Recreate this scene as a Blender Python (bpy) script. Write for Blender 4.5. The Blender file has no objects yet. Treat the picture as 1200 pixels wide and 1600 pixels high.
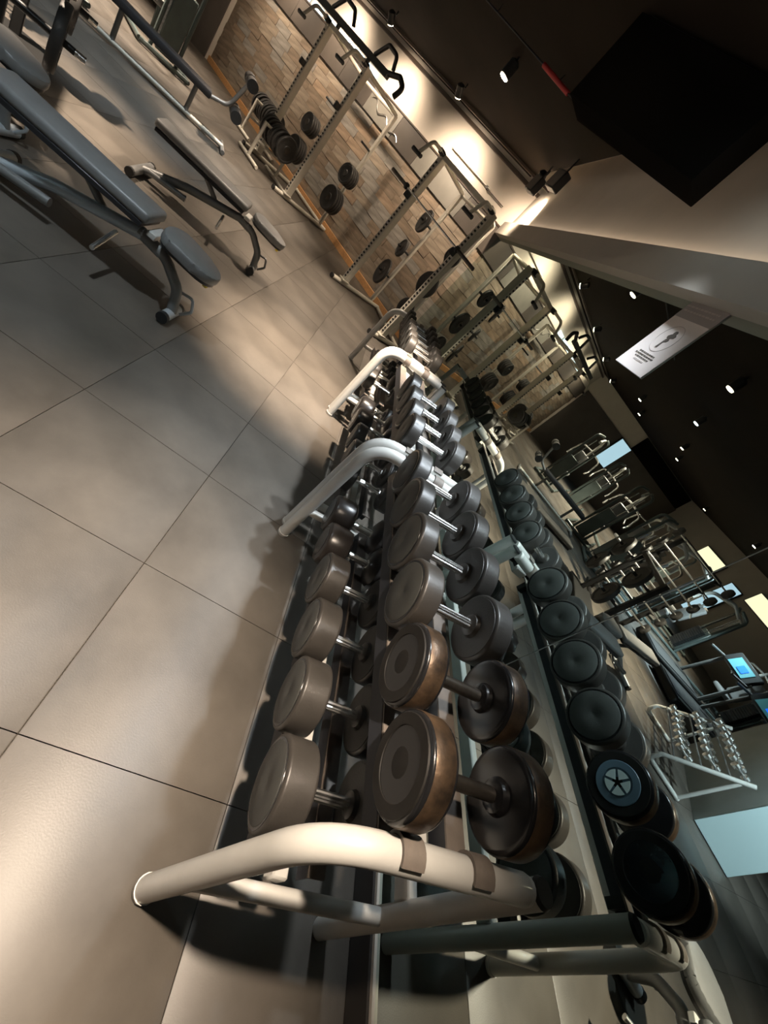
import bpy, bmesh, math, random
from mathutils import Vector, Matrix, Quaternion
random.seed(7)
S = bpy.context.scene
COL = S.collection
# ------------------------------------------------------------------ camera
cam_d = bpy.data.cameras.new('camera'); cam = bpy.data.objects.new('camera', cam_d); COL.objects.link(cam)
R_ = Vector((0.71224375, 0.04890556, 0.70022645)); U_ = Vector((-0.58001281, 0.60285333, 0.54786221)); F_ = Vector((0.39534034, 0.79635175, -0.45774437))
mw = Matrix.Identity(4)
for i in range(3):
    mw[i][0] = R_[i]; mw[i][1] = U_[i]; mw[i][2] = -F_[i]
mw[2][3] = 1.5
cam.matrix_world = mw
cam_d.sensor_fit = 'VERTICAL'; cam_d.sensor_height = 36.0; cam_d.lens = 630.0 / 1600 * 36
cam_d.clip_start = 0.02
S.camera = cam
# ------------------------------------------------------------------ world, exposure
W_ = bpy.data.worlds.new('world'); S.world = W_; W_.use_nodes = True
W_.node_tree.nodes['Background'].inputs[0].default_value = (0.9, 0.85, 0.8, 1); W_.node_tree.nodes['Background'].inputs[1].default_value = 0.0
S.view_settings.view_transform = 'Standard'; S.view_settings.look = 'None'; S.view_settings.gamma = 1; S.view_settings.exposure = 0.75
S.view_settings.use_curve_mapping = False
LIGHT_K = 2.6
WARM = (1.0, 0.80, 0.60); NEUTRAL = (1.0, 0.82, 0.645); COOL = (0.80, 0.92, 1.0)
# ------------------------------------------------------------------ room constants
MX = 1.32                               # mirror plane
TH = 0.82671
NV = Vector((math.cos(TH), math.sin(TH), 0)); WV = Vector((-math.sin(TH), math.cos(TH), 0)); KW = 6.80
CEIL = 3.08
def P(nn, ww, z=0.0):                   # wall-aligned coordinates: distance towards the stone wall, along it, height
    v = NV * nn + WV * ww; return Vector((v.x, v.y, z))
RZW = TH                                # rotation that maps local x -> NV, y -> WV

# ------------------------------------------------------------------ materials
MATS = {}
def mat(name, col, rough=0.5, metal=0.0, noise=0.0, scale=8.0, bump=0.0, bscale=60.0, col2=None, emit=None, estr=0.0, stretch=None, spec=0.5, coat=0.0, nrough=0.0):
    if name in MATS: return MATS[name]
    m = bpy.data.materials.new(name); m.use_nodes = True; nt = m.node_tree; b = nt.nodes['Principled BSDF']
    b.inputs['Base Color'].default_value = (*col, 1); b.inputs['Roughness'].default_value = rough; b.inputs['Metallic'].default_value = metal
    b.inputs['Specular IOR Level'].default_value = spec
    if coat: b.inputs['Coat Weight'].default_value = coat
    tc = nt.nodes.new('ShaderNodeTexCoord'); src = tc.outputs['Object']
    if stretch:
        mp = nt.nodes.new('ShaderNodeMapping'); mp.inputs['Scale'].default_value = stretch; nt.links.new(src, mp.inputs[0]); src = mp.outputs[0]
    if noise or col2 or nrough:
        n = nt.nodes.new('ShaderNodeTexNoise'); n.inputs['Scale'].default_value = scale; n.inputs['Detail'].default_value = 6; n.inputs['Roughness'].default_value = 0.62
        nt.links.new(src, n.inputs['Vector'])
        r = nt.nodes.new('ShaderNodeValToRGB'); r.color_ramp.elements[0].position = 0.32; r.color_ramp.elements[1].position = 0.68
        c2 = col2 or tuple(min(1, c * (1 + noise)) for c in col); c1 = col if col2 else tuple(c * (1 - noise) for c in col)
        r.color_ramp.elements[0].color = (*c1, 1); r.color_ramp.elements[1].color = (*c2, 1)
        nt.links.new(n.outputs['Fac'], r.inputs[0]); nt.links.new(r.outputs[0], b.inputs['Base Color'])
        if nrough:
            mr = nt.nodes.new('ShaderNodeMapRange'); mr.inputs[3].default_value = rough - nrough; mr.inputs[4].default_value = rough + nrough
            nt.links.new(n.outputs['Fac'], mr.inputs[0]); nt.links.new(mr.outputs[0], b.inputs['Roughness'])
    if bump:
        n2 = nt.nodes.new('ShaderNodeTexNoise'); n2.inputs['Scale'].default_value = bscale; n2.inputs['Detail'].default_value = 5
        nt.links.new(src, n2.inputs['Vector'])
        bp = nt.nodes.new('ShaderNodeBump'); bp.inputs['Strength'].default_value = bump; bp.inputs['Distance'].default_value = 0.01
        nt.links.new(n2.outputs['Fac'], bp.inputs['Height']); nt.links.new(bp.outputs[0], b.inputs['Normal'])
    if emit:
        b.inputs['Emission Color'].default_value = (*emit, 1); b.inputs['Emission Strength'].default_value = estr
    MATS[name] = m; return m
FLOOR = mat('rubber_floor', (0.092, 0.080, 0.067), 0.44, noise=0.24, scale=2.4, bump=0.06, bscale=200, nrough=0.07)
FGAP = mat('floor_gap', (0.055, 0.047, 0.038), 0.9)
PLASTER = mat('plaster', (0.56, 0.50, 0.43), 0.85, noise=0.05, scale=2)
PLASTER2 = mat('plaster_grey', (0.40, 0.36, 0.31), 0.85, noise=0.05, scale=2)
CEILM = mat('dark_ceiling', (0.017, 0.0125, 0.0085), 0.95, noise=0.15, scale=1.5, spec=0.1)
BAND = mat('band_panel', (0.075, 0.062, 0.052), 0.55, noise=0.12, scale=2)
BANDG = mat('band_grey', (0.17, 0.16, 0.14), 0.55, noise=0.12, scale=2)
TRIMD = mat('dark_trim', (0.055, 0.038, 0.028), 0.5)
WOODB = mat('wood_baseboard', (0.62, 0.33, 0.14), 0.45, noise=0.15, scale=4, stretch=(1, 8, 8))
STONES = [mat('ledger_stone_%s' % k, c, 0.8, noise=0.30, scale=5, bump=0.5, bscale=35, stretch=(1, 0.5, 3.0)) for k, c in
          (('tan', (0.27, 0.218, 0.165)), ('brown', (0.215, 0.162, 0.115)), ('grey', (0.245, 0.222, 0.193)), ('rust', (0.285, 0.205, 0.14)))]
WHITE = mat('white_painted_steel', (0.52, 0.51, 0.48), 0.32, noise=0.05, scale=9, coat=0.2)
WHITED = mat('grey_painted_steel', (0.50, 0.49, 0.46), 0.38, noise=0.06, scale=9)
BEIGE = mat('beige_painted_steel', (0.58, 0.54, 0.46), 0.4, noise=0.05, scale=6)
RAIL = mat('rail_rubber', (0.155, 0.13, 0.11), 0.6, noise=0.2, scale=14)
RAILD = mat('rail_web', (0.018, 0.020, 0.026), 0.45)
RUB = mat('black_rubber', (0.040, 0.038, 0.036), 0.5, noise=0.2, scale=16, bump=0.08, bscale=180)
RUBRIM = mat('rubber_rim', (0.040, 0.036, 0.032), 0.40, noise=0.15, scale=10, bump=0.05, bscale=120)
RUBFACE = mat('rubber_face', (0.050, 0.051, 0.047), 0.55, noise=0.12, scale=12, bump=0.06, bscale=160)
BRONZE = mat('worn_bronze_rim', (0.028, 0.021, 0.016), 0.40, metal=0.5, col2=(0.15, 0.095, 0.055), scale=11, bump=0.2, bscale=40)
BLACKG = mat('black_gloss', (0.012, 0.012, 0.013), 0.22, noise=0.2, scale=20)
CHROME = mat('chrome', (0.88, 0.87, 0.84), 0.27, metal=1.0)
OLDSTEEL = mat('old_steel', (0.10, 0.088, 0.075), 0.3, metal=0.8, noise=0.3, scale=20)
SILVER = mat('silver_painted_steel', (0.50, 0.54, 0.57), 0.33, metal=0.35, noise=0.06, scale=10)
GREYM = mat('grey_steel', (0.22, 0.22, 0.215), 0.4, metal=0.4, noise=0.1, scale=10)
PADM = mat('grey_vinyl', (0.17, 0.17, 0.168), 0.42, noise=0.08, scale=10, bump=0.06, bscale=140)
PADS = mat('black_vinyl', (0.018, 0.018, 0.02), 0.4)
YELLOW = mat('yellow_plastic', (0.8, 0.62, 0.06), 0.4)
LOGOW = mat('logo_white', (0.80, 0.93, 0.92), 0.4)
LOGOB = mat('logo_blue_grey', (0.14, 0.22, 0.29), 0.4)
PAPER = mat('sign_sheet', (0.80, 0.72, 0.69), 0.6)
PAPERG = mat('sign_grey_print', (0.36, 0.32, 0.31), 0.6)
INK = mat('sign_ink', (0.10, 0.085, 0.075), 0.6)
INKL = mat('sign_light_ink', (0.50, 0.44, 0.42), 0.6)
BLACK = mat('matt_black', (0.008, 0.007, 0.006), 1.0, spec=0.0)
BLACKS = mat('black_steel', (0.022, 0.022, 0.022), 0.4, metal=0.2)
MACH = mat('machine_green_grey', (0.10, 0.125, 0.12), 0.4, metal=0.3, noise=0.1, scale=6)
ALU = mat('aluminium_strip', (0.80, 0.72, 0.62), 0.35, metal=0.3)
REDP = mat('red_pipe', (0.42, 0.03, 0.03), 0.45)
PALEBLUE = mat('pale_blue_panel', (0.52, 0.66, 0.68), 0.5)
GREYWALL = mat('grey_counter', (0.33, 0.35, 0.33), 0.5, noise=0.1, scale=3)
GRILLE = mat('speaker_grille', (0.16, 0.135, 0.11), 0.8)
mm = bpy.data.materials.new('mirror_glass'); mm.use_nodes = True; nt = mm.node_tree; nt.nodes.remove(nt.nodes['Principled BSDF'])
g = nt.nodes.new('ShaderNodeBsdfGlossy'); g.inputs['Color'].default_value = (0.56, 0.64, 0.615, 1); g.inputs['Roughness'].default_value = 0.0
nt.links.new(g.outputs[0], nt.nodes['Material Output'].inputs[0]); MIRROR = mm
def lampmat(name, col, s):
    m = mat(name, col, 0.4, emit=col, estr=s); return m
LENSW = lampmat('lamp_lens_warm', (1, 0.83, 0.58), 22.0); LENSC = lampmat('lamp_lens_cool', (0.72, 0.92, 1), 22.0)
STRIPC = lampmat('light_strip_cool', (0.62, 0.80, 0.92), 1.1); SCREEN = lampmat('screen_blue', (0.01, 0.12, 1.0), 1.3)
SCREENT = lampmat('screen_teal', (0.08, 0.26, 0.30), 0.3); BOXW = lampmat('light_box_warm', (1.0, 0.86, 0.55), 1.1); BOXB = lampmat('light_box_pale_blue', (0.50, 0.68, 0.82), 0.8)

# ------------------------------------------------------------------ mesh helpers
class MB:
    def __init__(s): s.bm = bmesh.new()
    def box(s, c, d, bev=0.0, rot=None, seg=1):
        m = Matrix.Translation(c) @ (rot.to_4x4() if rot else Matrix.Identity(4)) @ Matrix.Diagonal((d[0], d[1], d[2], 1))
        r = bmesh.ops.create_cube(s.bm, size=1.0, matrix=m)
        if bev:
            es = list({e for v in r['verts'] for e in v.link_edges})
            bmesh.ops.bevel(s.bm, geom=es, offset=bev, segments=seg, profile=0.5, affect='EDGES')
        return s
    def tube(s, pts, r, seg=12, cap=True, flat=None):
        pts = [Vector(p) for p in pts]; n = len(pts); rings = []
        rr = r if isinstance(r, (list, tuple)) else [r] * n
        t0 = (pts[1] - pts[0]).normalized(); up = Vector((0, 0, 1)) if abs(t0.z) < 0.9 else Vector((1, 0, 0))
        x = t0.cross(up).normalized(); prev = t0
        for i, p in enumerate(pts):
            if i == 0: t = t0
            elif i == n - 1: t = (pts[i] - pts[i - 1]).normalized()
            else: t = ((pts[i] - pts[i - 1]).normalized() + (pts[i + 1] - pts[i]).normalized()).normalized()
            q = prev.rotation_difference(t); x = (q @ x); x = (x - t * x.dot(t)).normalized(); prev = t; y = t.cross(x)
            sx, sy = flat or (1, 1)
            rings.append([s.bm.verts.new(p + (x * math.cos(2 * math.pi * k / seg) * sx + y * math.sin(2 * math.pi * k / seg) * sy) * rr[i]) for k in range(seg)])
        for a, b in zip(rings, rings[1:]):
            for k in range(seg):
                f = s.bm.faces.new((a[k], a[(k + 1) % seg], b[(k + 1) % seg], b[k])); f.smooth = True
        if cap:
            s.bm.faces.new(rings[0][::-1]); s.bm.faces.new(rings[-1])
        return s
    def lathe(s, prof, seg=32, axis='X', c=(0, 0, 0), smooth=True):
        # prof: list of (a, r) along the axis
        rings = []; c = Vector(c)
        for a, r in prof:
            ring = []
            for k in range(seg):
                th = 2 * math.pi * k / seg; u, v = r * math.cos(th), r * math.sin(th)
                ring.append(s.bm.verts.new(c + (Vector((a, u, v)) if axis == 'X' else Vector((v, a, u)) if axis == 'Y' else Vector((u, v, a)))))
            rings.append(ring)
        for a, b in zip(rings, rings[1:]):
            for k in range(seg):
                f = s.bm.faces.new((a[k], a[(k + 1) % seg], b[(k + 1) % seg], b[k])); f.smooth = smooth
        s.bm.faces.new(rings[0][::-1]); s.bm.faces.new(rings[-1]); return s
    def prism(s, poly, a0, a1, axis='Y', bev=0.0):
        # poly in the other two axes, in order
        def mk(a): return [s.bm.verts.new(Vector((p[0], a, p[1])) if axis == 'Y' else Vector((a, p[0], p[1])) if axis == 'X' else Vector((p[0], p[1], a))) for p in poly]
        A, B = mk(a0), mk(a1); n = len(poly)
        fs = [s.bm.faces.new(A), s.bm.faces.new(B[::-1])]
        for k in range(n): fs.append(s.bm.faces.new((A[k], B[k], B[(k + 1) % n], A[(k + 1) % n])))
        if bev:
            es = list({e for v in A + B for e in v.link_edges}); bmesh.ops.bevel(s.bm, geom=es, offset=bev, segments=2, profile=0.5, affect='EDGES')
        return s
    def mesh(s, name, m):
        bmesh.ops.recalc_face_normals(s.bm, faces=s.bm.faces)
        me = bpy.data.meshes.new(name); s.bm.to_mesh(me); s.bm.free()
        ang = math.radians(38)
        me.materials.append(m)
        try: me.set_sharp_from_angle(angle=ang)
        except Exception: pass
        return me
    def build(s, name, m, parent=None):
        o = bpy.data.objects.new(name, s.mesh(name, m)); COL.objects.link(o)
        if parent: o.parent = parent
        return o
def fillet(pts, rad, n=6):
    pts = [Vector(p) for p in pts]; out = [pts[0]]
    rads = rad if isinstance(rad, (list, tuple)) else [rad] * (len(pts) - 2)
    for i in range(1, len(pts) - 1):
        a = (pts[i - 1] - pts[i]); b = (pts[i + 1] - pts[i]); la, lb = a.length, b.length; a.normalize(); b.normalize()
        ang = a.angle(b); d = min(rads[i - 1] / math.tan(ang / 2), la * 0.49, lb * 0.49)
        p0, p2 = pts[i] + a * d, pts[i] + b * d
        for k in range(n + 1):
            t = k / n; out.append(p0 * (1 - t) ** 2 + pts[i] * 2 * t * (1 - t) + p2 * t * t)
    out.append(pts[-1]); return out
def tag(o, label, cat, group=None, kind=None):
    if label: o['label'] = label
    if cat: o['category'] = cat
    if group: o['group'] = group
    if kind: o['kind'] = kind
    return o
def thing(name, label, cat, loc=(0, 0, 0), rotz=0, group=None):
    o = bpy.data.objects.new(name, None); COL.objects.link(o); o.location = loc; o.rotation_euler = (0, 0, rotz); o.empty_display_size = 0.1
    return tag(o, label, cat, group)
def struct(o): o['kind'] = 'structure'; return o
def copy_tree(o, parent=None):
    c = o.copy(); COL.objects.link(c); c.parent = parent
    for ch in list(o.children): copy_tree(ch, c)
    return c
ORD = ['first', 'second', 'third', 'fourth', 'fifth', 'sixth', 'seventh', 'eighth', 'ninth', 'tenth', 'eleventh', 'twelfth']

# ------------------------------------------------------------------ the room
XL, YB, YF = -13.0, -4.0, 14.40
cy = (KW - NV.x * MX) / NV.y                       # stone wall meets mirror wall
WW0 = WV.dot(Vector((MX, cy, 0))); WW1 = 13.9
fl = struct(MB().box(((XL + MX) / 2, (YB + YF) / 2, -0.06), (MX - XL + 0.6, YF - YB + 0.6, 0.08)).build('floor', FGAP))
TS = 0.6465; X0, Y0 = 0.072, 0.452
def tilemesh(): return MB().prism([(-TS / 2 + .0012, -.02), (TS / 2 - .0012, -.02), (TS / 2 - .0012, -.002), (TS / 2 - .004, 0), (-TS / 2 + .004, 0), (-TS / 2 + .0012, -.002)], -TS / 2 + .0016, TS / 2 - .0016, 'Y')
tm = tilemesh().mesh('tile', FLOOR)
spots = []
for i in range(-22, 3):
    for j in range(-8, 24):
        x, y = X0 + (i + .5) * TS, Y0 + (j + .5) * TS
        if x - TS / 2 > MX or x < XL or y < YB or y > YF or NV.dot(Vector((x, y, 0))) > KW + .5: continue
        d = Vector((x, y, -1.5)); q = d.dot(F_)
        vis = q > .2 and abs(d.dot(R_) / q * 630) < 680 and abs(d.dot(U_) / q * 630) < 880
        spots.append((0 if vis else 1, d.length, x, y))
spots.sort()
for k, (v, d, x, y) in enumerate(spots[:300]):
    o = bpy.data.objects.new('tile', tm); COL.objects.link(o); o.parent = fl; o.location = (x, y, 0)
b = MB()
for v, d, x, y in spots[300:]: b.box((x, y, -.01), (TS - .005, TS - .005, .02))
o = b.build('tile_field', FLOOR, fl); o['kind'] = 'stuff'

# mirror wall with soffit
wr = struct(MB().box((MX + .11, (YB + cy) / 2 + .25, 1.72), (.20, cy - YB + 1.0, 3.50)).build('wall_right', PLASTER))
sof = struct(MB().box((MX - .0425, (YB + cy) / 2, 2.348), (.09, cy - YB, .196)).build('trim_1', PLASTER2))
struct(MB().box((MX - .012, (YB + cy) / 2, .051), (.022, cy - YB, .102), .003).build('baseboard_right', mat('dark_baseboard', (.03, .024, .02), .5)))
mr = thing('wall_mirror', 'floor to soffit wall mirror behind the dumbbell racks', 'mirror', (MX, 0, 0))
for y0, y1 in ((YB + .05, .9225), (.9275, cy - .01)):
    MB().box((.002, (y0 + y1) / 2, (.115 + 2.25) / 2), (.008, y1 - y0, 2.25 - .115)).build('mirror_panel', MIRROR, mr)
MB().box((-.006, (YB + cy) / 2, .109), (.016, cy - YB, .012)).build('bottom_channel', ALU, mr)
MB().box((.003, .925, 1.18), (.006, .0045, 2.12)).build('panel_joint', mat('joint_edge', (.45, .47, .45), .3, metal=.6), mr)

# stone wall (runs obliquely from the mirror corner)
def wallbox(nn0, nn1, w0, w1, z0, z1, bev=0):
    c = P((nn0 + nn1) / 2, (w0 + w1) / 2, (z0 + z1) / 2)
    return MB().box(c, (nn1 - nn0, w1 - w0, z1 - z0), bev, Matrix.Rotation(RZW, 3, 'Z'))
wb = struct(wallbox(KW + .02, KW + .22, WW0 - .3, WW1, -.02, 3.5).build('wall_back', PLASTER))
SL, SH = 0.60, 0.15
smesh = [[], [], [], []]
for mi in range(4):
    for dep in (.022, .025, .029):
        smesh[mi].append(MB().box((-dep / 2, 0, 0), (dep, SL - .003, SH - .003), .003).mesh('stone', STONES[mi]))
wallbox(KW + .005, KW + .02, WW0 - .1, WW1, .12, 1.925).build('backing_panel', STONES[1], wb)
row = 0; z = .125
while z < 1.92 - .01:
    off = (row % 2) * .3 + (row % 3) * .1; ww = WW0 - off + SL / 2
    while ww < WW1 - .2:
        if ww - SL / 2 > WW0 - .45:
            big = int((ww * .9 + math.sin(row * .4) * 2) // 1.6 + row // 5) % 7
            mi = random.choice([0, 0, 0, 2]) if big in (0, 3) else random.choice([0, 1, 1, 1]) if big in (1, 4, 6) else random.choice([2, 2, 2, 3])
            o = bpy.data.objects.new('stone', random.choice(smesh[mi])); COL.objects.link(o); o.parent = wb
            o.location = P(KW + .02, ww, z + SH / 2); o.rotation_euler = (0, 0, RZW)
        ww += SL
    z += SH; row += 1
wallbox(KW - .03, KW + .02, WW0 - .1, WW1, 0.0, .12, .004).build('baseboard_plank', WOODB, wb)
# dark band above the stone, in panels of varying tone
edges = [WW0 - .1, 3.62, 4.15, 5.35, 6.8, 7.6, 8.6, 9.6, 10.6, 11.8, WW1]
for k in range(len(edges) - 1):
    wallbox(KW - .035, KW + .02, edges[k] + .003, edges[k + 1] - .003, 1.925, 2.335, .003).build('band_panel', BANDG if k in (1, 3, 5) else BAND, wb)
wallbox(KW - .05, KW + .02, WW0 - .1, WW1, 2.335, 2.362, .003).build('ledge_strip', TRIMD, wb)
# wiry script lettering on the band
sc = thing('wall_script_sign', 'thin curling wire script on the dark wall band', 'sign', P(KW - .04, 0, 0), RZW)
pts = []
for k in range(46):
    t = k / 45; pts.append((-.012, 8.5 - t * 1.15, 2.16 - t * .17 + .06 * math.sin(t * 16) * (1 - t * .5)))
MB().tube(pts, .007, 6).build('script_wire', CHROME, sc)
# cool light strip windows on top of the band
ls = thing('strip_light', 'row of pale blue glowing strips above the dark wall band', 'strip light', P(KW, 0, 0), RZW)
for k in range(6):
    w0 = 8.75 + k * .56
    MB().box((-.008, w0 + .21, 2.42), (.024, .42, .10), .003).build('glowing_strip', STRIPC, ls)
# linear wall lamp grazing the plaster
lw = thing('linear_wall_lamp', 'slim dark linear lamp on the plaster above the squat rack', 'wall lamp', P(KW - .02, 0, 0), RZW)
MB().box((0, 5.75, 2.58), (.03, 1.15, .018), .003).build('lamp_bar', BEIGE, lw); MB().box((0, 5.0, 2.56), (.02, .45, .012), .002).build('lamp_rail', TRIMD, lw)
MB().box((.01, 5.25, 2.57), (.05, .05, .05), .005).build('bracket', TRIMD, lw)
# track at the head of the wall
tr = thing('lighting_track', 'long dark lighting track along the top of the stone wall', 'lighting track', P(KW, 0, 0), RZW)
MB().box((-.02, (4.2 + WW1) / 2, 2.985), (.05, WW1 - 4.2, .05), .004).build('track_rail', TRIMD, tr)
MB().box((-.30, (4.0 + WW1) / 2, 3.045), (.04, WW1 - 4.0, .035), .004).build('upper_rail', TRIMD, tr)
# other walls
struct(MB().box(((XL - 5.4) / 2, YF + .1, 1.74), (-5.4 - XL + .4, .2, 3.5)).build('wall_far', PLASTER))
struct(MB().box((XL - .1, (YB + YF) / 2, 1.74), (.2, YF - YB + .4, 3.5)).build('wall_left', PLASTER2))
struct(MB().box(((XL + MX) / 2, YB - .1, 1.74), (MX - XL + .4, .2, 3.5)).build('wall_front', PLASTER2))
# dark lower cladding on the far wall
struct(MB().box(((XL - 5.7) / 2, YF - .02, 1.2), (-5.7 - XL, .04, 2.4)).build('trim_2', BAND))
# dark ceiling slab with a paler cove beside the mirror wall
XC = .98
struct(MB().box(((XL + XC) / 2, (YB + YF) / 2, CEIL + .05), (XC - XL + .2, YF - YB + .4, .10)).build('ceiling', CEILM))
struct(MB().box(((XC + MX) / 2 + .1, (YB + cy) / 2 + .3, 3.47), (MX - XC + .6, cy - YB + 1.5, .06)).build('trim_3', PLASTER2))
struct(MB().box((XC + .02, (YB + cy) / 2 + .3, 3.30), (.03, cy - YB + 1.2, .30)).build('trim_4', CEILM))

cv = thing('cove_light', 'hidden warm light strip along the top of the mirror soffit', 'cove light', (MX - .045, 0, 2.448))
MB().box((0, (YB + cy) / 2, .004), (.05, cy - YB - .4, .008)).build('strip_body', BEIGE, cv)
MB().box((.004, (YB + cy) / 2, .010), (.03, cy - YB - .4, .004)).build('glowing_strip', lampmat('cove_glow', (1.0, .80, .60), 4.0), cv)

# ------------------------------------------------------------------ ceiling lamps
def downlight(loc, energy, color, label, aim=None, size=62, blend=.7, cat='downlight', group='ceiling downlights', lens=None, rad=.05, ztop=CEIL):
    t = thing('ceiling_downlight', label, cat, loc, 0, group)
    d = Vector(aim) - Vector(loc) if aim else Vector((0, 0, -1)); d.normalize(); q = Vector((0, 0, -1)).rotation_difference(d)
    h = MB().lathe([(-.0, .052), (.0, .056), (.13, .056), (.15, .030)], 20, 'Z').build('lamp_housing', BLACKS, t); h.rotation_mode = 'QUATERNION'; h.rotation_quaternion = q
    top = MB().tube([(0, 0, .12), (0, 0, ztop - loc[2])], .012, 8).build('lamp_stem', BLACKS, t)
    l = MB().lathe([(-.012, .044), (-.006, .048)], 20, 'Z').build('lamp_lens', lens or LENSW, h)
    ld = bpy.data.lights.new('spot', 'SPOT'); ld.energy = energy * LIGHT_K; ld.color = color; ld.spot_size = math.radians(size); ld.spot_blend = blend; ld.shadow_soft_size = rad
    lo = bpy.data.objects.new('lamp_beam', ld); COL.objects.link(lo); lo.parent = h; lo.location = (0, 0, -.03)
    return t
zL = 2.90
for k, ww in enumerate((4.03, 6.05, 8.06, 10.05, 12.05)):
    c = P(5.95, ww, zL)
    downlight(c, 50, WARM, '%s track spotlight from the mirror, washing the stone wall' % ORD[k], aim=P(6.8, ww + .05, 2.05), size=125, blend=.9, cat='spotlight', group='wall washing spotlights')
downlight(P(4.34, 4.10, zL), 187, NEUTRAL, 'bright ceiling downlight hanging over the floor before the squat rack', size=70)
downlight((.10, 3.00, zL), 520, NEUTRAL, 'ceiling downlight over the middle dumbbell rack, out of frame', aim=(.24, 3.60, 0), size=47, blend=1)
downlight((-.16, .42, zL), 225, NEUTRAL, 'ceiling downlight over the nearest dumbbell rack, out of frame', size=64, blend=1)
for k, y in enumerate((1.45, 2.35)):
    downlight((.88, y, 2.93), 58, (.84, .93, 1.0), '%s cool ceiling downlight above the racks by the mirror, out of frame' % ('nearer', 'farther')[k], size=62, blend=.7, group='cool downlights above the racks', lens=LENSC)
downlight((-1.5, 1.7, zL), 48, COOL, 'cool ceiling downlight left of the camera, out of frame', size=100, blend=1, lens=LENSC)
downlight(P(2.64, 3.93, zL), 75, NEUTRAL, 'large bright downlight seen in the mirror below the hanging sign', size=60)
downlight(P(2.85, 6.65, zL), 70, COOL, 'cool bluish downlight seen in the mirror', size=70, lens=LENSC)
downlight(P(4.47, 9.9, zL), 154, NEUTRAL, 'downlight over the floor near the far end of the stone wall', size=75)
downlight(P(4.6, 12.0, zL), 154, NEUTRAL, 'farthest downlight along the stone wall', size=75)
downlight(P(4.4, 6.9, zL), 200, NEUTRAL, 'downlight between the two squat racks', size=62)
downlight((-5.31, 8.87, zL), 374, NEUTRAL, 'warm downlight over the machine floor, right one of a close pair in mirror', size=80)
downlight((-6.92, 10.39, zL), 374, NEUTRAL, 'warm downlight over the machine floor, left one of a close pair in mirror', size=80)
downlight((-3.3, 4.2, zL), 440, NEUTRAL, 'downlight over the fixed barbell stand', size=70)
downlight((-2.3, .9, zL), 150, COOL, 'added cool downlight brightening the pale blue partition, out of frame', aim=(-3.55, 1.6, .9), size=48, lens=LENSC)  # added lamp, aimed to brighten the partition's pale blue front
downlight((-7.0, 5.6, zL), 396, COOL, 'cool downlight over the treadmills', size=90, lens=LENSC)
downlight((-8.5, 8.0, zL), 396, NEUTRAL, 'downlight by the left wall light boxes', size=90)
downlight((-10.5, 11.5, zL), 396, NEUTRAL, 'downlight in the far left corner', size=90)
downlight((-2.2, -1.6, zL), 150, NEUTRAL, 'downlight behind the camera position', size=80)

# ------------------------------------------------------------------ dumbbell racks
ARM = lambda x: .815 + .17 * (x - .82)
LOW = lambda x: .262 + .174 * (x - .75)
TILT = math.atan(.17)
def end_frame(root, y):
    f = MB().tube(fillet([(.557, y, 0.0), (.548, y, .50), (.545, y, ARM(.545) + .012), (1.045, y, ARM(1.045))], [.05, .21], 10), .031, 16).build('end_frame', WHITE, root)
    MB().lathe([(0, .029), (.006, .033), (.02, .034)], 16, 'Z', (.557, y, -.001)).build('foot_cap', mat('foot_cap', (.62, .6, .56), .5), f)
    MB().tube([(1.043, y, ARM(1.043)), (1.06, y, ARM(1.06))], [.031, .027], 16).build('end_cap', mat('cap_plastic', (.66, .64, .6), .45), f)
    MB().tube([(.565, y, LOW(.565)), (1.16, y, LOW(1.16))], .022, 12).build('lower_arm', WHITE, root)
    p = MB().tube([(1.165, y, 0.0), (1.095, y, .872)], .030, 16).build('rear_post', WHITED, root)
    MB().tube([(1.095, y, .870), (1.0942, y, .880)], [.0315, .027], 16).build('post_cap', BLACKS, p)
def rail(root, x, y0, y1, zt, wd):
    # L profile: flange carrying the heads, dark web on the handle side
    def prof(s): return [(x - wd / 2, zt - .17 * wd / 2), (x + wd / 2, zt + .17 * wd / 2), (x + wd / 2, zt + .17 * wd / 2 - .007), (x - wd / 2, zt - .17 * wd / 2 - .007)]
    r = MB().prism(prof(1), y0, y1, 'Y').build('rail', RAIL, root)
    sx = x - wd / 2
    MB().box((sx + .003, (y0 + y1) / 2, zt - .034), (.006, y1 - y0, .050)).build('rail_web', RAILD, r)
    for yy in (y0 + .05, y1 - .05): MB().box((x, yy, zt - .035), (wd * .7, .03, .055)).build('rail_bracket', BLACKS, r)
    return r
RACKS = [('nearest white two tier dumbbell rack by the mirror', .220, 1.705), ('middle white dumbbell rack, half of its top tier empty', 1.795, 3.345), ('farthest white dumbbell rack near the stone wall corner', 3.435, 4.98)]
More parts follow.
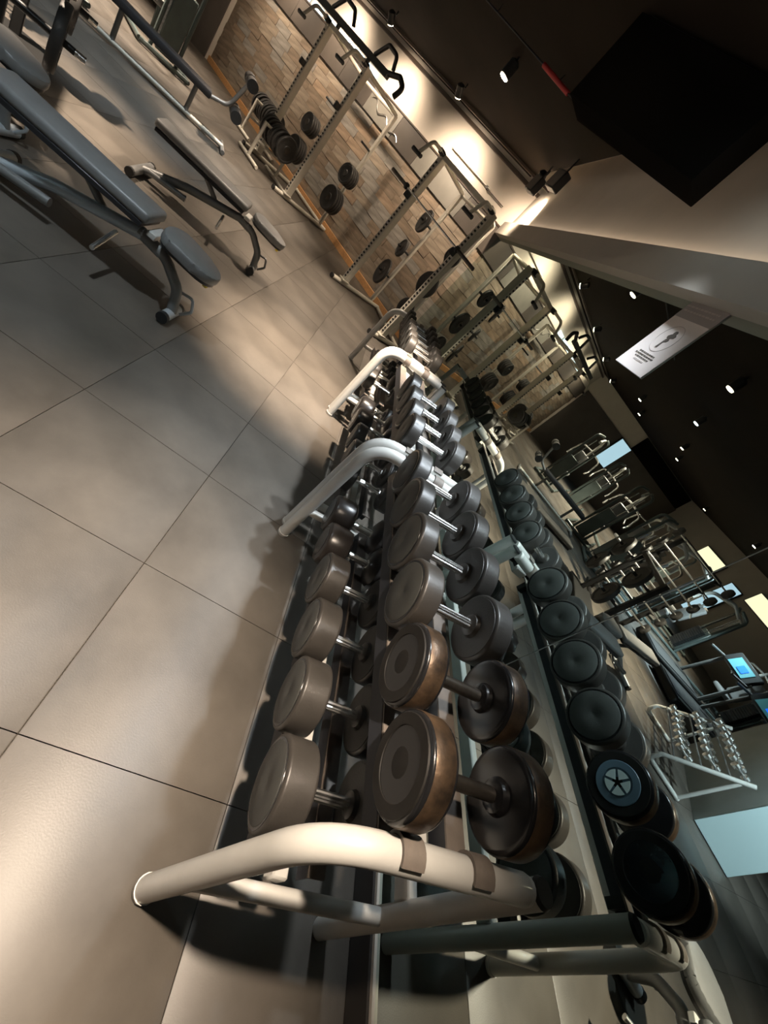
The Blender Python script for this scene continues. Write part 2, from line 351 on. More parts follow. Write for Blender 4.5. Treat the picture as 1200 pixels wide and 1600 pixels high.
for lab, y0, y1 in RACKS:
    r = thing('dumbbell_rack', lab, 'dumbbell rack', (0, 0, 0), 0, 'dumbbell racks along the mirror')
    end_frame(r, y0); end_frame(r, y1)
    for x in (.72, .90):
        q = rail(r, x, y0 + .034, y1 - .034, ARM(x) - .034, .052)
        for yy, sg_ in ((y0, 1), (y1, -1)):
            arc = [(math.radians(d)) for d in range(-35, 131, 15)]
            pl = [(sg_ * .0390 * math.cos(d), .0390 * math.sin(d)) for d in arc] + [(sg_ * .0322 * math.cos(d), .0322 * math.sin(d)) for d in arc[::-1]]
            tb = MB().prism(pl, -.026, .026, 'X').build('rail_tab', RAIL, q); tb.location = (x, yy, ARM(x) + .012 * (1.045 - x) / .5); tb.rotation_euler = (0, -TILT, 0)
    for x in (.70, .86): rail(r, x, y0 + .035, y1 - .035, LOW(x) + .07, .05)
    MB().box((.81, (y0 + y1) / 2, .725), (.095, y1 - y0 - .05, .05), .006).build('top_beam', WHITE, r)
    MB().box((.775, (y0 + y1) / 2, .285), (.05, y1 - y0 - .05, .05), .006).build('low_beam', WHITE, r)
    MB().box((1.13, (y0 + y1) / 2, .42), (.04, y1 - y0 - .05, .06), .005).build('rear_beam', WHITED, r)

def grip_mesh(L, r, m, reed=True):
    b = MB(); seg = 24
    prof = [(-L / 2, r), (L / 2, r)]
    rings = []
    for a, q in prof:
        rings.append([b.bm.verts.new((a, (q if (k % 2 == 0 or not reed) else q * .86) * math.cos(2 * math.pi * k / seg), (q if (k % 2 == 0 or not reed) else q * .86) * math.sin(2 * math.pi * k / seg))) for k in range(seg)])
    for k in range(seg): b.bm.faces.new((rings[0][k], rings[0][(k + 1) % seg], rings[1][(k + 1) % seg], rings[1][k]))
    b.bm.faces.new(rings[0][::-1]); b.bm.faces.new(rings[1]); return b.mesh('handle', m)
MESH = {}
def round_parts(R, kind):
    key = (R, kind)
    if key in MESH: return MESH[key]
    x0, x1 = .100, .170
    if kind == 'small': x0, x1 = .070, .125
    if kind == 'thick': x0, x1 = .084, .176
    rim = {'round': RUBRIM, 'thick': RUBRIM, 'worn': BLACKG, 'small': RUB}[kind]
    head = MB().lathe([(x0 - .018, .022), (x0 - .014, .034), (x0, .040), (x0, R * .86), (x0 + .001, R * .94), (x0 + .004, R * .985), (x0 + .008, R), (x0 + .011, R), (x1 - .011, R), (x1 - .008, R), (x1 - .004, R * .985), (x1 - .001, R * .94), (x1, R * .88), (x1 - .001, R * .4)], 44, 'X').mesh('head', rim)
    inner = MB().lathe([(x0 - .0015, R * .90), (x0 + .0035, R * .91)], 40, 'X').mesh('inner_face', BLACKG if kind == 'worn' else RUB)
    if kind == 'worn':
        face = MB().lathe([(x1 - .002, R * .93), (x1 + .003, R * .91), (x1 + .003, R * .68), (x1 - .001, R * .66), (x1 + .0005, R * .3), (x1 + .003, R * .12)], 40, 'X').mesh('end_face', mat('worn_face', (.016, .0145, .013), .6, noise=.3, scale=14, spec=.25))
        inner = MB().lathe([(x0 + .009, R * .99), (x0 + .012, R * 1.012), (x1 - .012, R * 1.012), (x1 - .009, R * .99)], 44, 'X').mesh('rim_band', BRONZE)
    else:
        face = MB().lathe([(x1 - .002, R * .85), (x1 + .0015, R * .84), (x1 + .003, R * .82), (x1 + .003, R * .1), (x1 + .0015, R * .07)], 40, 'X').mesh('end_face', RUBFACE)
    h = grip_mesh({'small': .13, 'thick': .16}.get(kind, .19), .0165, OLDSTEEL if kind == 'worn' else CHROME, kind != 'worn')
    groove = MB().lathe([(x1 - .003, R * .91), (x1 + .0008, R * .90), (x1 + .0008, R * .86)], 40, 'X').mesh('groove_ring', BLACKG)
    MESH[key] = (head, inner, face, h, groove); return MESH[key]
def hex_parts():
    if 'hex' in MESH: return MESH['hex']
    R = .103; x0, x1 = .068, .190
    head = MB().lathe([(x0 - .01, .03), (x0, R * .75), (x0 + .015, R * .97), (x0 + .03, R), (x1 - .02, R), (x1 - .006, R * .94), (x1, R * .82)], 10, 'X', smooth=False).mesh('head', mat('urethane_dark', (.026, .022, .02), .3, noise=.2, scale=9))
    for f in head.polygons: f.use_smooth = True
    face = MB().lathe([(x1 - .002, R * .72), (x1 + .002, R * .70), (x1 + .002, R * .1)], 10, 'X').mesh('end_face', BLACKG)
    thread = MB().lathe([(-.052 - .02, .021), (-.052, .021), (-.052, .017), (.052, .017), (.052, .021), (.072, .021)], 16, 'X').mesh('handle', CHROME)
    MESH['hex'] = (head, None, face, thread, None); return MESH['hex']
def dumbbell(loc, R, kind, label, group, tilt=TILT, rotz=0, spin=0, logo=False):
    t = thing('dumbbell', label, 'dumbbell', loc, 0, group); t.rotation_euler = (0, -tilt, rotz)
    head, inner, face, h, groove = hex_parts() if kind == 'hex' else round_parts(R, kind)
    o = bpy.data.objects.new('handle', h); COL.objects.link(o); o.parent = t; o.rotation_euler = (spin, 0, 0)
    for s in (1, -1):
        o = bpy.data.objects.new('head', head); COL.objects.link(o); o.parent = t; o.rotation_euler = (spin, 0, 0 if s > 0 else math.pi)
        if inner: i = bpy.data.objects.new('rim_band' if kind == 'worn' else 'inner_face', inner); COL.objects.link(i); i.parent = o
        if groove: i = bpy.data.objects.new('groove_ring', groove); COL.objects.link(i); i.parent = o
        f = bpy.data.objects.new('end_face', face); COL.objects.link(f); f.parent = o
        if logo and s > 0:
            x1 = .170
            MB().lathe([(x1 + .0025, R * .66), (x1 + .0045, R * .64), (x1 + .0045, R * .44), (x1 + .0025, R * .43)], 40, 'X').build('logo_ring', LOGOB, o)
            b = MB()
            for k in range(5):
                a0 = 2 * math.pi * k / 5; pl = [(R * .08 * math.cos(a0 + .63), R * .08 * math.sin(a0 + .63))]
                for j in range(9):
                    a = a0 + .10 + j * (2 * math.pi / 5 - .2) / 8; rr = R * .37; pl.append((rr * math.cos(a), rr * math.sin(a)))
                b.prism(pl, x1 + .003, x1 + .0065, 'X')
            b.build('logo_mark', LOGOW, o).data.name = 'logo_mark'
    return t
GU = ['round dumbbells on the top tiers', 'dumbbells on the lower tiers']
def top(y, R, kind, label, **k): return dumbbell((.815, y, ARM(.82) - .030 + R / math.cos(TILT)), R, kind, label, GU[0], **k)
def low(y, R, kind, label, **k): return dumbbell((.78, y, LOW(.78) + .073 + R / math.cos(TILT) - .004), R, kind, label, GU[1], **k)
top(.350, .106, 'worn', 'worn bronze rimmed dumbbell at the near end, top tier of nearest rack')
top(.580, .106, 'worn', 'worn dumbbell with white flower logo on its mirror side, second on top tier', logo=True, spin=.3)
for k, y in enumerate((.812, 1.043, 1.268, 1.497)):
    top(y, .110, 'round', '%s dumbbell from the near end, top tier of nearest rack' % ORD[k + 2], spin=k)
for k, y in enumerate((.400, .647, .890, 1.132)):
    low(y, .116 if k == 0 else .112, 'thick', '%s dumbbell from the near end, lower tier of nearest rack' % ORD[k], spin=k * .7)
for k, y in enumerate((1.355, 1.572)):
    low(y, .098, 'hex', '%s faceted glossy dumbbell, lower tier of nearest rack beside the frame' % ('nearer' if k == 0 else 'farther'))
for k, y in enumerate((1.925, 2.130, 2.335, 2.545)):
    top(y, .098, 'round', '%s dumbbell from the near end, top tier of middle rack' % ORD[k], spin=k)
for k, (y, kd) in enumerate(((1.97, 'round'), (2.20, 'round'), (2.44, 'round'), (2.67, 'hex'), (2.89, 'hex'), (3.11, 'small'))):
    low(y, .098 if kd != 'small' else .07, kd, '%s dumbbell from the near end, lower tier of middle rack' % ORD[k], spin=k)
for k, y in enumerate((3.560, 3.765, 3.970, 4.175, 4.380, 4.585)):
    top(y, .092, 'round', '%s dumbbell from the near end, top tier of farthest rack' % ORD[k], spin=k)
for k, (y, kd) in enumerate(((3.60, 'round'), (3.83, 'hex'), (4.06, 'small'), (4.25, 'small'), (4.44, 'small'))):
    low(y, .092 if kd == 'round' else .098 if kd == 'hex' else .065, kd, '%s dumbbell from the near end, lower tier of farthest rack' % ORD[k], spin=k)

# ------------------------------------------------------------------ sign on the mirror
sg = thing('mirror_sign', 'pale rectangular sign with tree emblem stuck to the mirror below the soffit', 'sign', (MX - .004, 2.21, 1.84))
MB().box((-.002, 0, .205), (.004, .30, .41)).build('sheet', PAPER, sg)
MB().box((-.0045, 0, .365), (.002, .30, .09)).build('header_print', PAPERG, sg)
b = MB()
b.prism([(-.006, .150), (.010, .150), (.006, .195), (-.002, .195)], -.006, -.0042, 'X')
for k in range(9):
    a = random.uniform(0, 6.28); rr = random.uniform(0, .03); c = (rr * math.cos(a) * 1.15, .222 + rr * math.sin(a) * .8)
    b.prism([(c[0] + .015 * math.cos(j * 1.05 + k), c[1] + .012 * math.sin(j * 1.05 + k)) for j in range(6)], -.006 - k * .00003, -.0042, 'X')
b.build('tree_emblem', INK, sg)
b = MB()
ring = [(-.0045, .078 * math.cos(a) , .205 + .078 * math.sin(a)) for a in [2 * math.pi * k / 40 for k in range(41)]]
b.tube(ring, .0012, 5, cap=False); b.build('emblem_ring', INKL, sg)
for i, (zz, wd) in enumerate(((.105, .15), (.09, .17), (.075, .13), (.058, .09))):
    b = MB(); x = -wd / 2
    while x < wd / 2:
        l = random.uniform(.008, .022); b.box((-.0048, x + l / 2, zz), (.0015, l, .007)); x += l + .005
    b.build('text_line', INK if i < 3 else INKL, sg)
b = MB(); x = -.13
for i in range(2):
    x = -.12
    while x < .12:
        l = random.uniform(.01, .03); b.box((-.006, x + l / 2, .385 - i * .025), (.0015, l, .008)); x += l + .006
b.build('header_text', INKL, sg)

# ------------------------------------------------------------------ black box hung from the ceiling, pipe, speakers
tipd = Vector((-.60, .80, 0)).normalized(); tn = Vector((-tipd.y, tipd.x, 0)) 
bb = thing('hanging_black_box', 'large matt black box hanging from the ceiling beside the mirror soffit', 'ceiling box', (1.126, 2.90, 2.60))
c = tipd * .55 + tn * .10
MB().box((c.x, c.y, .23), (1.1, .20, .46), .004, Matrix.Rotation(math.atan2(tipd.y, tipd.x), 3, 'Z')).build('box_body', BLACK, bb)
MB().box((c.x, c.y, .47), (1.0, .14, .02), 0, Matrix.Rotation(math.atan2(tipd.y, tipd.x), 3, 'Z')).build('top_plate', BLACKS, bb)
pp = thing('sprinkler_pipe', 'thin dark pipe with a red length under the ceiling', 'pipe', (0, 0, 3.02))
MB().tube([(-1.5, 6.35, 0), (.12, 5.28, 0)], .008, 8).build('pipe_length', BLACKS, pp); MB().tube([(.12, 5.28, 0), (.42, 5.10, 0)], .02, 10).build('red_length', REDP, pp)
MB().tube([(.42, 5.10, 0), (.75, 4.83, 0)], .008, 8).build('pipe_length', BLACKS, pp)
for k in range(3): MB().tube([(-1.2 + k * .75, 6.15 - k * .495, 0), (-1.2 + k * .75, 6.15 - k * .495, .06)], .006, 6).build('hanger', BLACKS, pp)
for k, (y, x) in enumerate(((6.9, 1.02), (5.9, 1.02))):
    s = thing('ceiling_speaker', ('small square grille speaker beside the corner spotlight', 'small square grille speaker nearer the black box')[k], 'speaker', (x, y, 2.80), .3)
    MB().box((0, 0, .02), (.10, .20, .20), .01).build('cabinet', BLACKS, s); MB().box((-.052, 0, .02), (.006, .17, .17), .003).build('grille', GRILLE, s); MB().tube([(0, 0, .12), (0, 0, .28)], .01, 8).build('bracket', BLACKS, s)

# ------------------------------------------------------------------ squat racks on the stone wall
def plate_mesh(R, wd, m, c=None):
    return MB().lathe([(-wd / 2, .028), (-wd / 2, R * .30), (-wd * .30, R * .34), (-wd * .30, R * .80), (-wd / 2, R * .86), (-wd / 2, R * .97), (-wd * .35, R), (wd * .35, R), (wd / 2, R * .97), (wd / 2, R * .86), (wd * .30, R * .80), (wd * .30, R * .34), (wd / 2, R * .30), (wd / 2, .028)], 32, 'X').mesh('plate_disc', m)
PLATES = {}
def plate(loc, axis_rotz, R, label, group, wd=.04, tilt=0):
    key = (round(R, 3), wd)
    if key not in PLATES:
        PLATES[key] = (plate_mesh(R, wd, RUB), MB().lathe([(-wd / 2 - .001, .027), (-wd / 2 - .001, .05), (wd / 2 + .001, .05), (wd / 2 + .001, .027)], 20, 'X').mesh('hub_ring', OLDSTEEL))
    t = thing('weight_plate', label, 'weight plate', loc, 0, group); t.rotation_euler = (0, tilt, axis_rotz)
    for nm, me in zip(('plate_disc', 'hub_ring'), PLATES[key]):
        o = bpy.data.objects.new(nm, me); COL.objects.link(o); o.parent = t
    return t
def squat_rack(label, ww0, ww1, rear=None):
    t = thing('squat_rack', label, 'squat rack', P(0, 0, 0), RZW, 'squat racks along the stone wall')
    def L(nn, ww, z): return (nn, ww, z)
    rear = rear or {ww0: (6.48, ww0, 6.66), ww1: (6.48, ww1, 6.66)}
    for ww in (ww0, ww1):
        rn, rww, bn = rear[ww]
        b = MB().tube([(5.28, ww, .04), (bn, ww, .04)], .036, 12).build('base_tube', BEIGE, t)
        MB().tube([(5.272, ww, .04), (5.30, ww, .04)], .0385, 12).build('end_cap', BLACKS, b)
        MB().box((5.56, ww, .09), (.16, .13, .02), .003).build('foot_plate', BEIGE, b)
        u = MB().box((5.58, ww, 1.16), (.115, .085, 2.18), .006).build('upright', BEIGE, t)
        for k in range(34): 
            pass
        h = MB()
        for k in range(36): h.box((5.518, ww, .16 + k * .056), (.012, .032, .026))
        s = h.build('hole_strip', BLACKS, u); s['kind'] = 'stuff'
        MB().box((rn, rww, 1.14), (.06, .06, 2.16), .005).build('rear_upright', BEIGE, t)
        MB().tube([(5.50, ww, 2.22), (rn, rww, 2.22)], .03, 12).build('top_tube', BEIGE, t)
        MB().tube([(5.44, ww, 2.24), (5.55, ww, 2.24)], .04, 12).build('top_cap', BLACKS, t)
        # bent pull-up grip
        MB().tube(fillet([(5.50, ww, 2.25), (5.20, ww - .05, 2.22), (5.08, ww - .07, 1.98)], .12, 6), .024, 10).build('grip_tube', BEIGE, t)
        MB().tube([(5.08, ww - .15, 1.98), (5.08, ww + .05, 1.98)], .026, 10).build('grip', BLACKS, t)
        # bar hook
        MB().box((5.47, ww, 1.585), (.09, .06, .09), .006).build('bar_hook', BLACKS, t)
        for z in (.55, 1.03, 1.55):
            MB().tube([(rn, rww, z), (rn - .26, rww + (.12 if ww == ww1 else .02), z)], .018, 8).build('plate_peg', BLACKS, t)
    MB().box((5.56, (ww0 + ww1) / 2, 2.235), (.06, ww1 - ww0, .06), .005).build('front_crossbar', BEIGE, t)
    a_, b_ = rear[ww0], rear[ww1]
    MB().tube([(a_[0], a_[1], 2.20), (b_[0], b_[1], 2.20)], .028, 8).build('rear_crossbar', BEIGE, t)
    MB().tube([(a_[2] - .03, ww0, .04), (b_[2] - .03, ww1, .04)], .034, 12).build('rear_base_tube', BEIGE, t)
    return t
squat_rack('beige squat rack with loaded pegs nearest the mirror corner', 3.95, 5.20, {3.95: (6.14, 4.22, 6.14), 5.20: (6.48, 5.28, 6.66)})
squat_rack('second beige squat rack, farther along the stone wall', 7.43, 8.70)
def barbell(nn, w0, w1, z, label):
    t = thing('barbell', label, 'barbell', P(nn, (w0 + w1) / 2, z), RZW); L = w1 - w0
    MB().tube([(0, -L / 2 + .40, 0), (0, L / 2 - .40, 0)], .014, 12).build('bar_shaft', CHROME, t)
    for s in (1, -1):
        MB().tube([(0, s * (L / 2 - .40), 0), (0, s * L / 2, 0)], .025, 14).build('sleeve', OLDSTEEL, t)
        MB().tube([(0, s * (L / 2 - .42), 0), (0, s * (L / 2 - .385), 0)], .042, 16).build('collar', BLACKS, t)
barbell(5.44, 3.50, 5.68, 1.645, 'steel barbell resting on the squat rack hooks nearest the mirror')
G = 'plates hung on the squat rack pegs'
for k, (ww, z, R, lab) in enumerate(((5.34, 1.55, .19, 'top left'), (5.34, 1.03, .15, 'middle left'), (5.34, .55, .225, 'bottom left'), (4.23, 1.55, .15, 'top right'), (4.23, 1.03, .20, 'middle right'), (4.23, .55, .17, 'bottom right'))):
    plate(P(6.28 if ww > 4.5 else 5.95, ww, z), RZW + (-.45 if ww > 4.5 else -.08), R, 'black weight plate on the %s peg of the squat rack by the mirror' % lab, G)
kk = 0
for side, ww in (('near side', 7.30), ('far side', 8.86)):
    for z in (.55, 1.03):
        for j in range(4):
            plate(P(6.37 - j * .055, ww, z), RZW, .215 if z < 1 else .17, '%s plate outward on the %s %s peg of the second squat rack' % (ORD[j], 'lower' if z < 1 else 'upper', side), 'plates on the second squat rack', wd=.045)
# dark plate storage blocks before the second rack
def plate_cart(label, nn, ww, n):
    t = thing('plate_storage_rack', label, 'plate rack', P(nn, ww, 0), RZW)
    for s in (-.30, .30):
        MB().tube([(s, -.35, .04), (s, .35, .04)], .03, 10).build('base_tube', BEIGE, t); MB().tube([(s, 0, .05), (s, 0, .62)], .028, 10).build('post', BEIGE, t)
    for z in (.32, .60): MB().tube([(-.32, 0, z), (.32, 0, z)], .024, 10).build('rail', BEIGE, t)
    for j in range(n):
        y = -.30 + j * .6 / (n - 1)
        plate(P(nn + random.uniform(-.02, .02), ww + y, .36 + .20), RZW + math.pi / 2, .20, '%s upright plate from the mirror, %s' % (ORD[j], 'on ' + label), 'plates in storage racks', wd=.05)
plate_cart('plate storage rack before the second squat rack', 5.35, 8.05, 8)
plate_cart('plate storage rack left of the second squat rack', 5.95, 9.55, 8)
# black pull-up beam with hooked grips above the second rack
t = thing('pull_up_beam', 'black pull up beam with hooked end grip above the second squat rack', 'pull up bar', P(5.62, 0, 0), RZW)
MB().box((0, 8.35, 2.37), (.08, 2.6, .09), .01).build('beam', BLACKS, t)
MB().tube(fillet([(0, 7.15, 2.37), (-.02, 6.80, 2.47), (-.04, 6.60, 2.40), (-.05, 6.66, 2.24)], .10, 6), .038, 10).build('hook_grip', BLACKS, t)
MB().tube(fillet([(-.03, 7.5, 2.42), (-.1, 7.25, 2.62), (-.1, 7.0, 2.60), (-.06, 6.95, 2.45)], .08, 6), .03, 10).build('hook_grip', BLACKS, t)
MB().tube(fillet([(-.03, 8.9, 2.42), (-.1, 8.6, 2.62), (-.1, 8.3, 2.60), (-.06, 8.2, 2.45)], .08, 6), .03, 10).build('hook_grip', BLACKS, t)
for ww in (7.6, 8.6): MB().box((0, ww, 2.30), (.05, .05, .10), .005).build('mount', BLACKS, t)
# ------------------------------------------------------------------ benches
def teardrop(L, w0, w1, n=10):
    pl = []
    for k in range(n + 1):
        a = -math.pi / 2 + math.pi * k / n; pl.append((L / 2 - w1 / 2 + w1 / 2 * math.cos(a), w1 / 2 * math.sin(a)))
    for k in range(n + 1):
        a = math.pi / 2 + math.pi * k / n; pl.append((-L / 2 + w0 * .3 + w0 * .3 * math.cos(a), w0 / 2 * math.sin(a)))
    return pl
def bench(label, loc, rotz, back_tilt=0.0, seat_tilt=.10, padm=None, frame=None):
    fr = frame or SILVER; pm = padm or PADM
    t = thing('adjustable_bench', label, 'bench', loc, rotz, 'adjustable benches')
    MB().tube(fillet([(-.30, 0, .33), (-.75, 0, .20), (-1.08, 0, .055)], .4, 6), .036, 14).build('main_beam', fr, t)
    MB().tube(fillet([(-.33, 0, .33), (-.16, 0, .31), (-.03, 0, .20), (0, 0, .055)], .12, 6), [.036] * 2 + [.032] * 18 + [.03] * 3, 12).build('front_leg', GREYM, t)
    for x, hl in ((0, .10), (-1.10, .24)):
        f = MB().tube([(x, -hl, .042), (x, hl, .042)], .034, 12).build('foot_bar', fr, t)
        for s in (-1, 1): MB().tube([(x, s * hl, .042), (x, s * (hl + .03), .042)], [.0375, .036], 12).build('end_cap', BLACKS, f)
    MB().tube(fillet([(-.05, .03, .18), (.06, .04, .20), (.09, .04, .12), (.04, .03, .06)], .03, 5), .010, 8).build('carry_handle', fr, t)
    s = MB().prism(teardrop(.36, .30, .26), .015, .075, 'Z', .018).build('seat_pad', pm, t); s.location = (-.05, 0, .385); s.rotation_euler = (0, seat_tilt, 0)
    MB().prism(teardrop(.34, .27, .23), 0, .02, 'Z').build('pad_board', PADS, s)
    bpd = MB().box((-.43, 0, .032), (.84, .245, .064), .022, None, 3).build('back_pad', pm, t); bpd.location = (-.27, 0, .42); bpd.rotation_euler = (0, back_tilt, 0)
    MB().box((-.43, 0, -.012), (.80, .24, .03), .004).build('pad_board', PADS, bpd)
    MB().box((-.25, 0, .385), (.05, .16, .035), .005).build('hinge_block', WHITE, t)
    MB().tube([(-.52, .02, .27), (-.72, .02, .41)], .022, 10).build('support_strut', GREYM, t)
    MB().tube([(-.42, -.03, .24), (-.40, -.26, .18)], .014, 10).build('adjust_lever', CHROME, t)
    MB().lathe([(0, .022), (.02, .022), (.026, .014)], 14, 'X', (.075, -.02, .362)).build('pull_knob', YELLOW, t)
    MB().tube([(-.72, -.07, .13), (-1.02, -.09, .10)], .026, 10).build('transport_tube', GREYM, t)
    return t
bench('grey padded adjustable bench with silver frame nearest the camera', (-.70, 2.79, 0), .03)
bench('grey adjustable bench with darker frame, second from the camera', (-.77, 4.68, 0), .16, frame=GREYM)
bench('bench pad end at the left edge of the photo', (-2.02, 3.22, .0), -.03, back_tilt=.06)
bench('grey bench beside the camera, seen only low in the mirror', (-.62, .30, 0), 2.2)
# far flat bench station with roller pads
t = thing('roller_bench', 'dark flat bench with leg roller pads far left before the wall', 'bench', (-3.40, 7.50, 0), .43)
MB().box((-.05, 0, .44), (1.35, .28, .09), .02, None, 2).build('flat_pad', PADS, t)
MB().tube([(-.85, 0, .05), (1.0, 0, .05)], .032, 12).build('base_beam', BEIGE, t)
for x in (-.45, .45): MB().tube([(x, 0, .05), (x, 0, .40)], .03, 10).build('leg', GREYM, t)
for x in (-.85, 1.0): MB().tube([(x, -.28, .04), (x, .28, .04)], .03, 10).build('foot_bar', GREYM, t)
MB().tube(fillet([(.55, 0, .40), (.85, 0, .50), (.95, 0, .95)], .15, 6), .028, 10).build('roller_arm', GREYM, t)
for z in (.50, .92): MB().tube([(.95, -.30, z), (.95, -.06, z)], .075, 16).build('roller_pad', RUB, t); MB().tube([(.95, .06, z), (.95, .30, z)], .075, 16).build('roller_pad', RUB, t)
# low plate machine in the top left corner
t = thing('plate_tree', 'black plate tree at the top left with chrome tipped pegs', 'plate rack', (-2.61, 3.92, 0), .5)
MB().box((0, .32, .03), (.50, 1.6, .06), .01).build('base', BLACKS, t)
for y in (-.30, .94): MB().box((0, y, .60), (.07, .07, 1.15), .008).build('post', BLACKS, t)
MB().box((0, .32, 1.12), (.07, 1.3, .07), .008).build('top_bar', BLACKS, t)
for y in (-.30, .94):
    for z in (.52, .95): 
        pg = MB().tube([(.03, y, z), (.36, y, z)], .022, 10).build('peg', BLACKS, t); MB().tube([(.36, y, z), (.42, y, z)], .022, 10).build('peg_tip', CHROME, pg)
k = 0
for y, lab in ((-.30, 'near'), (.94, 'far')):
    for z, l2 in ((.52, 'lower'), (.95, 'upper')):
        plate((-2.61 + .27 * math.cos(.5) - y * math.sin(.5), 3.92 + .27 * math.sin(.5) + y * math.cos(.5), z), .5, .20, 'black plate on the %s %s peg of the top left plate tree' % (lab, l2), 'plates on the plate tree', wd=.06)

# ------------------------------------------------------------------ what the mirror shows of the rest of the gym
# fixed barbell stand
d = Vector((-.86, -.51, 0)); ang = math.atan2(d.y, d.x)
t = thing('barbell_stand', 'black upright stand holding fixed barbells, seen in the mirror', 'barbell rack', (-3.95, 4.90, 0), ang)
for x in (-.42, .42):
    MB().tube([(x, -.40, .04), (x, .40, .04)], .032, 10).build('base_tube', BLACKS, t); MB().box((x, 0, .88), (.07, .07, 1.66), .006).build('upright', BLACKS, t)
    for k in range(6): MB().tube([(x, .03, .32 + k * .26), (x, .16, .36 + k * .26)], .014, 8).build('cradle', BLACKS, t)
MB().box((0, 0, 1.68), (.9, .06, .06), .005).build('top_bar', BLACKS, t)
for k in range(6):
    zz = .375 + k * .26
    c = Vector((-3.95, 4.90, 0)) + Matrix.Rotation(ang, 3, 'Z') @ Vector((0, .125, 0))
    fb = thing('fixed_barbell', '%s fixed barbell from the floor in the mirrored barbell stand' % ORD[k], 'barbell', (c.x, c.y, zz), ang, 'fixed barbells')
    MB().tube([(-.66, 0, 0), (.66, 0, 0)], .014, 10).build('bar', CHROME, fb)
    for s in (-1, 1): MB().lathe([(0, .03), (0, .085), (.006, .095), (.05, .095), (.056, .085), (.056, .03)], 20, 'X', (s * .60 - .028, 0, 0)).build('weight_disc', RUB, fb)
# small chrome dumbbell stand
e = Vector((.53, .85, 0)).normalized(); rw = Vector((-.70, .714, 0)); ra = math.atan2(rw.y, rw.x)
t = thing('small_dumbbell_stand', 'white tubular stand of small chrome dumbbells, seen in the mirror', 'dumbbell rack', (-3.12, 1.74, 0), ra)
sgn = 1 if (Matrix.Rotation(ra, 3, 'Z') @ Vector((0, 1, 0))).dot(e) > 0 else -1
for x in (0, 1.22):
    MB().tube(fillet([(x, 0, .03), (x, sgn * .46, .03), (x, sgn * .46, .16), (x, sgn * -.04, .76)], [.05, .07], 6), .024, 12).build('end_frame', WHITE, t)
    MB().tube([(x, sgn * .02, .03), (x, sgn * .02, .66)], .02, 10).build('rear_post', WHITE, t)
for i in range(3):
    yy = sgn * (.36 - i * .15); zz = .30 + i * .18
    for o in (-.045, .045): MB().tube([(0, yy + sgn * o, zz - o * 1.0), (1.22, yy + sgn * o, zz - o * 1.0)], .010, 8).build('rail', GREYM, t)
cd = MB().tube([(0, -.05, 0), (0, .05, 0)], .012, 10)
for s in (-1, 1): cd.lathe([(0, .02), (.004, .038), (.045, .038), (.05, .02)], 12, 'Y', (0, s * .068 - .025, 0))
cdm = cd.mesh('chrome_dumbbell', CHROME)
for i in range(3):
    for j in range(7):
        l = Vector((.12 + j * .165, sgn * (.36 - i * .15), .345 + i * .18)); l = Matrix.Rotation(ra, 3, 'Z') @ l + Vector((-3.12, 1.74, 0))
        o = bpy.data.objects.new('chrome_dumbbell', cdm); COL.objects.link(o); o.location = l; o.rotation_euler = (sgn * -.6 if False else 0, 0, ra)
        tag(o, '%s small chrome dumbbell from the mirror end, %s row of the mirrored stand' % (ORD[j], ('lowest', 'middle', 'highest')[i]), 'dumbbell', 'small chrome dumbbells')
# partition behind the stand
A = Vector((-3.50, 1.66, 0)); B_ = A + Vector((-.46, -.88, 0)) * .50; D_ = A + Vector((-.70, .714, 0)) * 1.55; C_ = D_ + Vector((-.9, -.9, 0))
pt = thing('partition_block', 'partition block with pale blue front and grey side behind the chrome dumbbell stand', 'partition', (0, 0, 0))
MB().prism([(v.x, v.y) for v in (A, B_, C_, D_)], 0, 2.3, 'Z', .004).build('core', GREYWALL, pt)
m_ = (A + B_) / 2; nrm = Vector((.88, -.46, 0)); 
MB().box((m_.x + nrm.x * .012, m_.y + nrm.y * .012, 1.15), (.02, (B_ - A).length, 2.28), .003, Matrix.Rotation(math.atan2(nrm.y, nrm.x), 3, 'Z')).build('front_panel', PALEBLUE, pt)

def machine():
    t = thing('strength_machine', 'x', 'exercise machine', (0, 0, 0), 0, 'strength machines')
    for y in (-.38, .38): MB().tube([(-.75, y, .05), (.80, y, .05)], .035, 8).build('base_tube', MACH, t)
    MB().tube([(-.75, -.38, .05), (-.75, .38, .05)], .035, 8).build('cross_tube', MACH, t)
    MB().box((-.64, 0, .52), (.05, .30, .86), .015).build('stack_shroud', MACH, t)
    for y in (-.2, .2): MB().tube(fillet([(-.62, y, .05), (-.62, y, 1.72), (-.40, y * .3, 1.78)], .12, 4), .03, 8).build('mast', MACH, t)
    b = MB()
    for k in range(14): b.box((-.52, 0, .16 + k * .052), (.10, .26, .046))
    b.build('weight_stack', BLACKS, t)
    for y in (-.10, .10): MB().tube([(-.52, y, .1), (-.52, y, 1.6)], .010, 8).build('guide_rod', CHROME, t)
    MB().tube(fillet([(-.60, 0, 1.62), (-.2, 0, 1.75), (.35, 0, 1.55), (.45, 0, 1.15)], .2, 5), .035, 8).build('boom', WHITED, t)
    for s in (-1, 1): MB().tube(fillet([(.40, 0, 1.35), (.42, s * .35, 1.30), (.42, s * .40, .95), (.25, s * .38, .85)], .1, 4), .022, 8).build('press_arm', CHROME, t)
    MB().box((.30, 0, .50), (.36, .36, .09), .03, None, 2).build('seat_pad', PADM, t); MB().box((.08, 0, .88), (.09, .34, .62), .03, Matrix.Rotation(-.18, 3, 'Y'), 2).build('back_pad', PADM, t)
    MB().tube([(.22, 0, .06), (.26, 0, .47)], .035, 8).build('seat_post', MACH, t)
    return t
mc = machine()
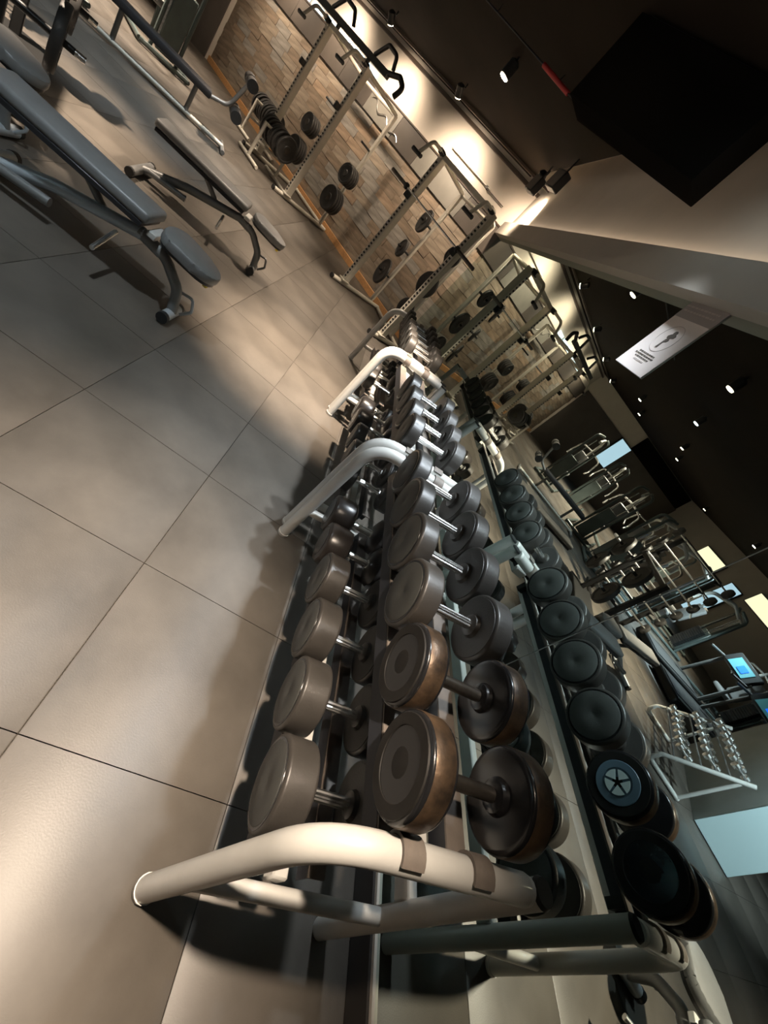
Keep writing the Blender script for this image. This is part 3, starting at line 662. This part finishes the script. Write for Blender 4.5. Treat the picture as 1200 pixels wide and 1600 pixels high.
places = [(-6.3, 6.9, .8, 'beyond the barbell stand'), (-5.2, 8.0, 2.4, 'right of the barbell stand near the wall'), (-7.9, 6.6, .3, 'in the second row behind the barbell stand'), (-7.0, 8.7, 2.0, 'in the second row farther right'),
          (-9.6, 7.6, .9, 'in front of the pale blue light panel'), (-5.1, 6.3, 3.6, 'just behind the barbell stand'), (-9.2, 9.6, 1.6, 'below the warm light box'), (-4.6, 9.8, 2.3, 'by the end of the stone wall'), (-6.4, 10.6, 2.3, 'before the far wall'), (-8.6, 4.9, .2, 'behind the treadmills')]
for k, (x, y, a, lab) in enumerate(places):
    o = mc if k == 0 else copy_tree(mc)
    o.location = (x, y, 0); o.rotation_euler = (0, 0, a); o['label'] = 'grey green strength machine %s, seen in the mirror' % lab
def treadmill():
    t = thing('treadmill', 'x', 'treadmill', (0, 0, 0), 0, 'treadmills')
    MB().box((0, 0, .10), (1.75, .78, .16), .03).build('deck', BLACKS, t); MB().box((-.08, 0, .186), (1.45, .50, .01)).build('belt', RUB, t)
    for s in (-1, 1):
        MB().tube([(.68, s * .36, .15), (.80, s * .34, 1.08)], .035, 8).build('upright', GREYM, t); MB().tube([(.78, s * .36, 1.0), (.30, s * .36, .95)], .025, 8).build('handrail', GREYM, t)
    c = MB().box((.80, 0, 1.12), (.10, .70, .34), .02, Matrix.Rotation(.35, 3, 'Y')).build('console', BLACKS, t)
    MB().box((.738, 0, 1.12), (.006, .44, .24), 0, Matrix.Rotation(.35, 3, 'Y')).build('screen_surround', SCREENT, c); MB().box((.728, .05, 1.12), (.006, .16, .13), 0, Matrix.Rotation(.35, 3, 'Y')).build('screen', SCREEN, c)
    return t
tm_ = treadmill()
for k, (x, y) in enumerate(((-6.1, 3.9), (-6.0, 2.95), (-6.4, 4.85))):
    o = tm_ if k == 0 else copy_tree(tm_)
    o.location = (x, y, 0); o.rotation_euler = (0, 0, math.pi + .15); o['label'] = 'treadmill with blue screen in the mirror, %s' % ('middle of three', 'nearest to the partition', 'nearest to the barbell stand')[k]
# light boxes on the left wall
for k, (y0, y1, z0, z1, m, lab) in enumerate(((10.9, 12.0, 1.95, 2.40, BOXW, 'warm glowing light box on the left wall, far one'), (8.4, 9.5, 2.15, 2.65, BOXW, 'warm glowing light box on the left wall, near one'), (9.75, 10.25, .5, 2.2, BOXB, 'tall pale blue glowing panel between the light boxes'))):
    lb = thing('light_box', lab, 'light box', (XL + .02, (y0 + y1) / 2, (z0 + z1) / 2))
    MB().box((.03, 0, 0), (.06, y1 - y0 + .06, z1 - z0 + .06), .005).build('frame', BLACKS, lb); MB().box((.062, 0, 0), (.01, y1 - y0, z1 - z0)).build('glowing_face', m, lb)
struct(MB().box((-10.9, YF - .05, 2.72), (4.0, .04, .66)).build('trim_5', BLACK))
lb = thing('light_box', 'pale teal glowing panel on the far wall beyond the stone wall', 'light box', (-8.6, YF - .06, 1.8))
MB().box((0, 0, 0), (.75, .06, 1.2), .005).build('frame', BLACKS, lb); MB().box((0, -.034, 0), (.68, .01, 1.12)).build('glowing_face', BOXB, lb)
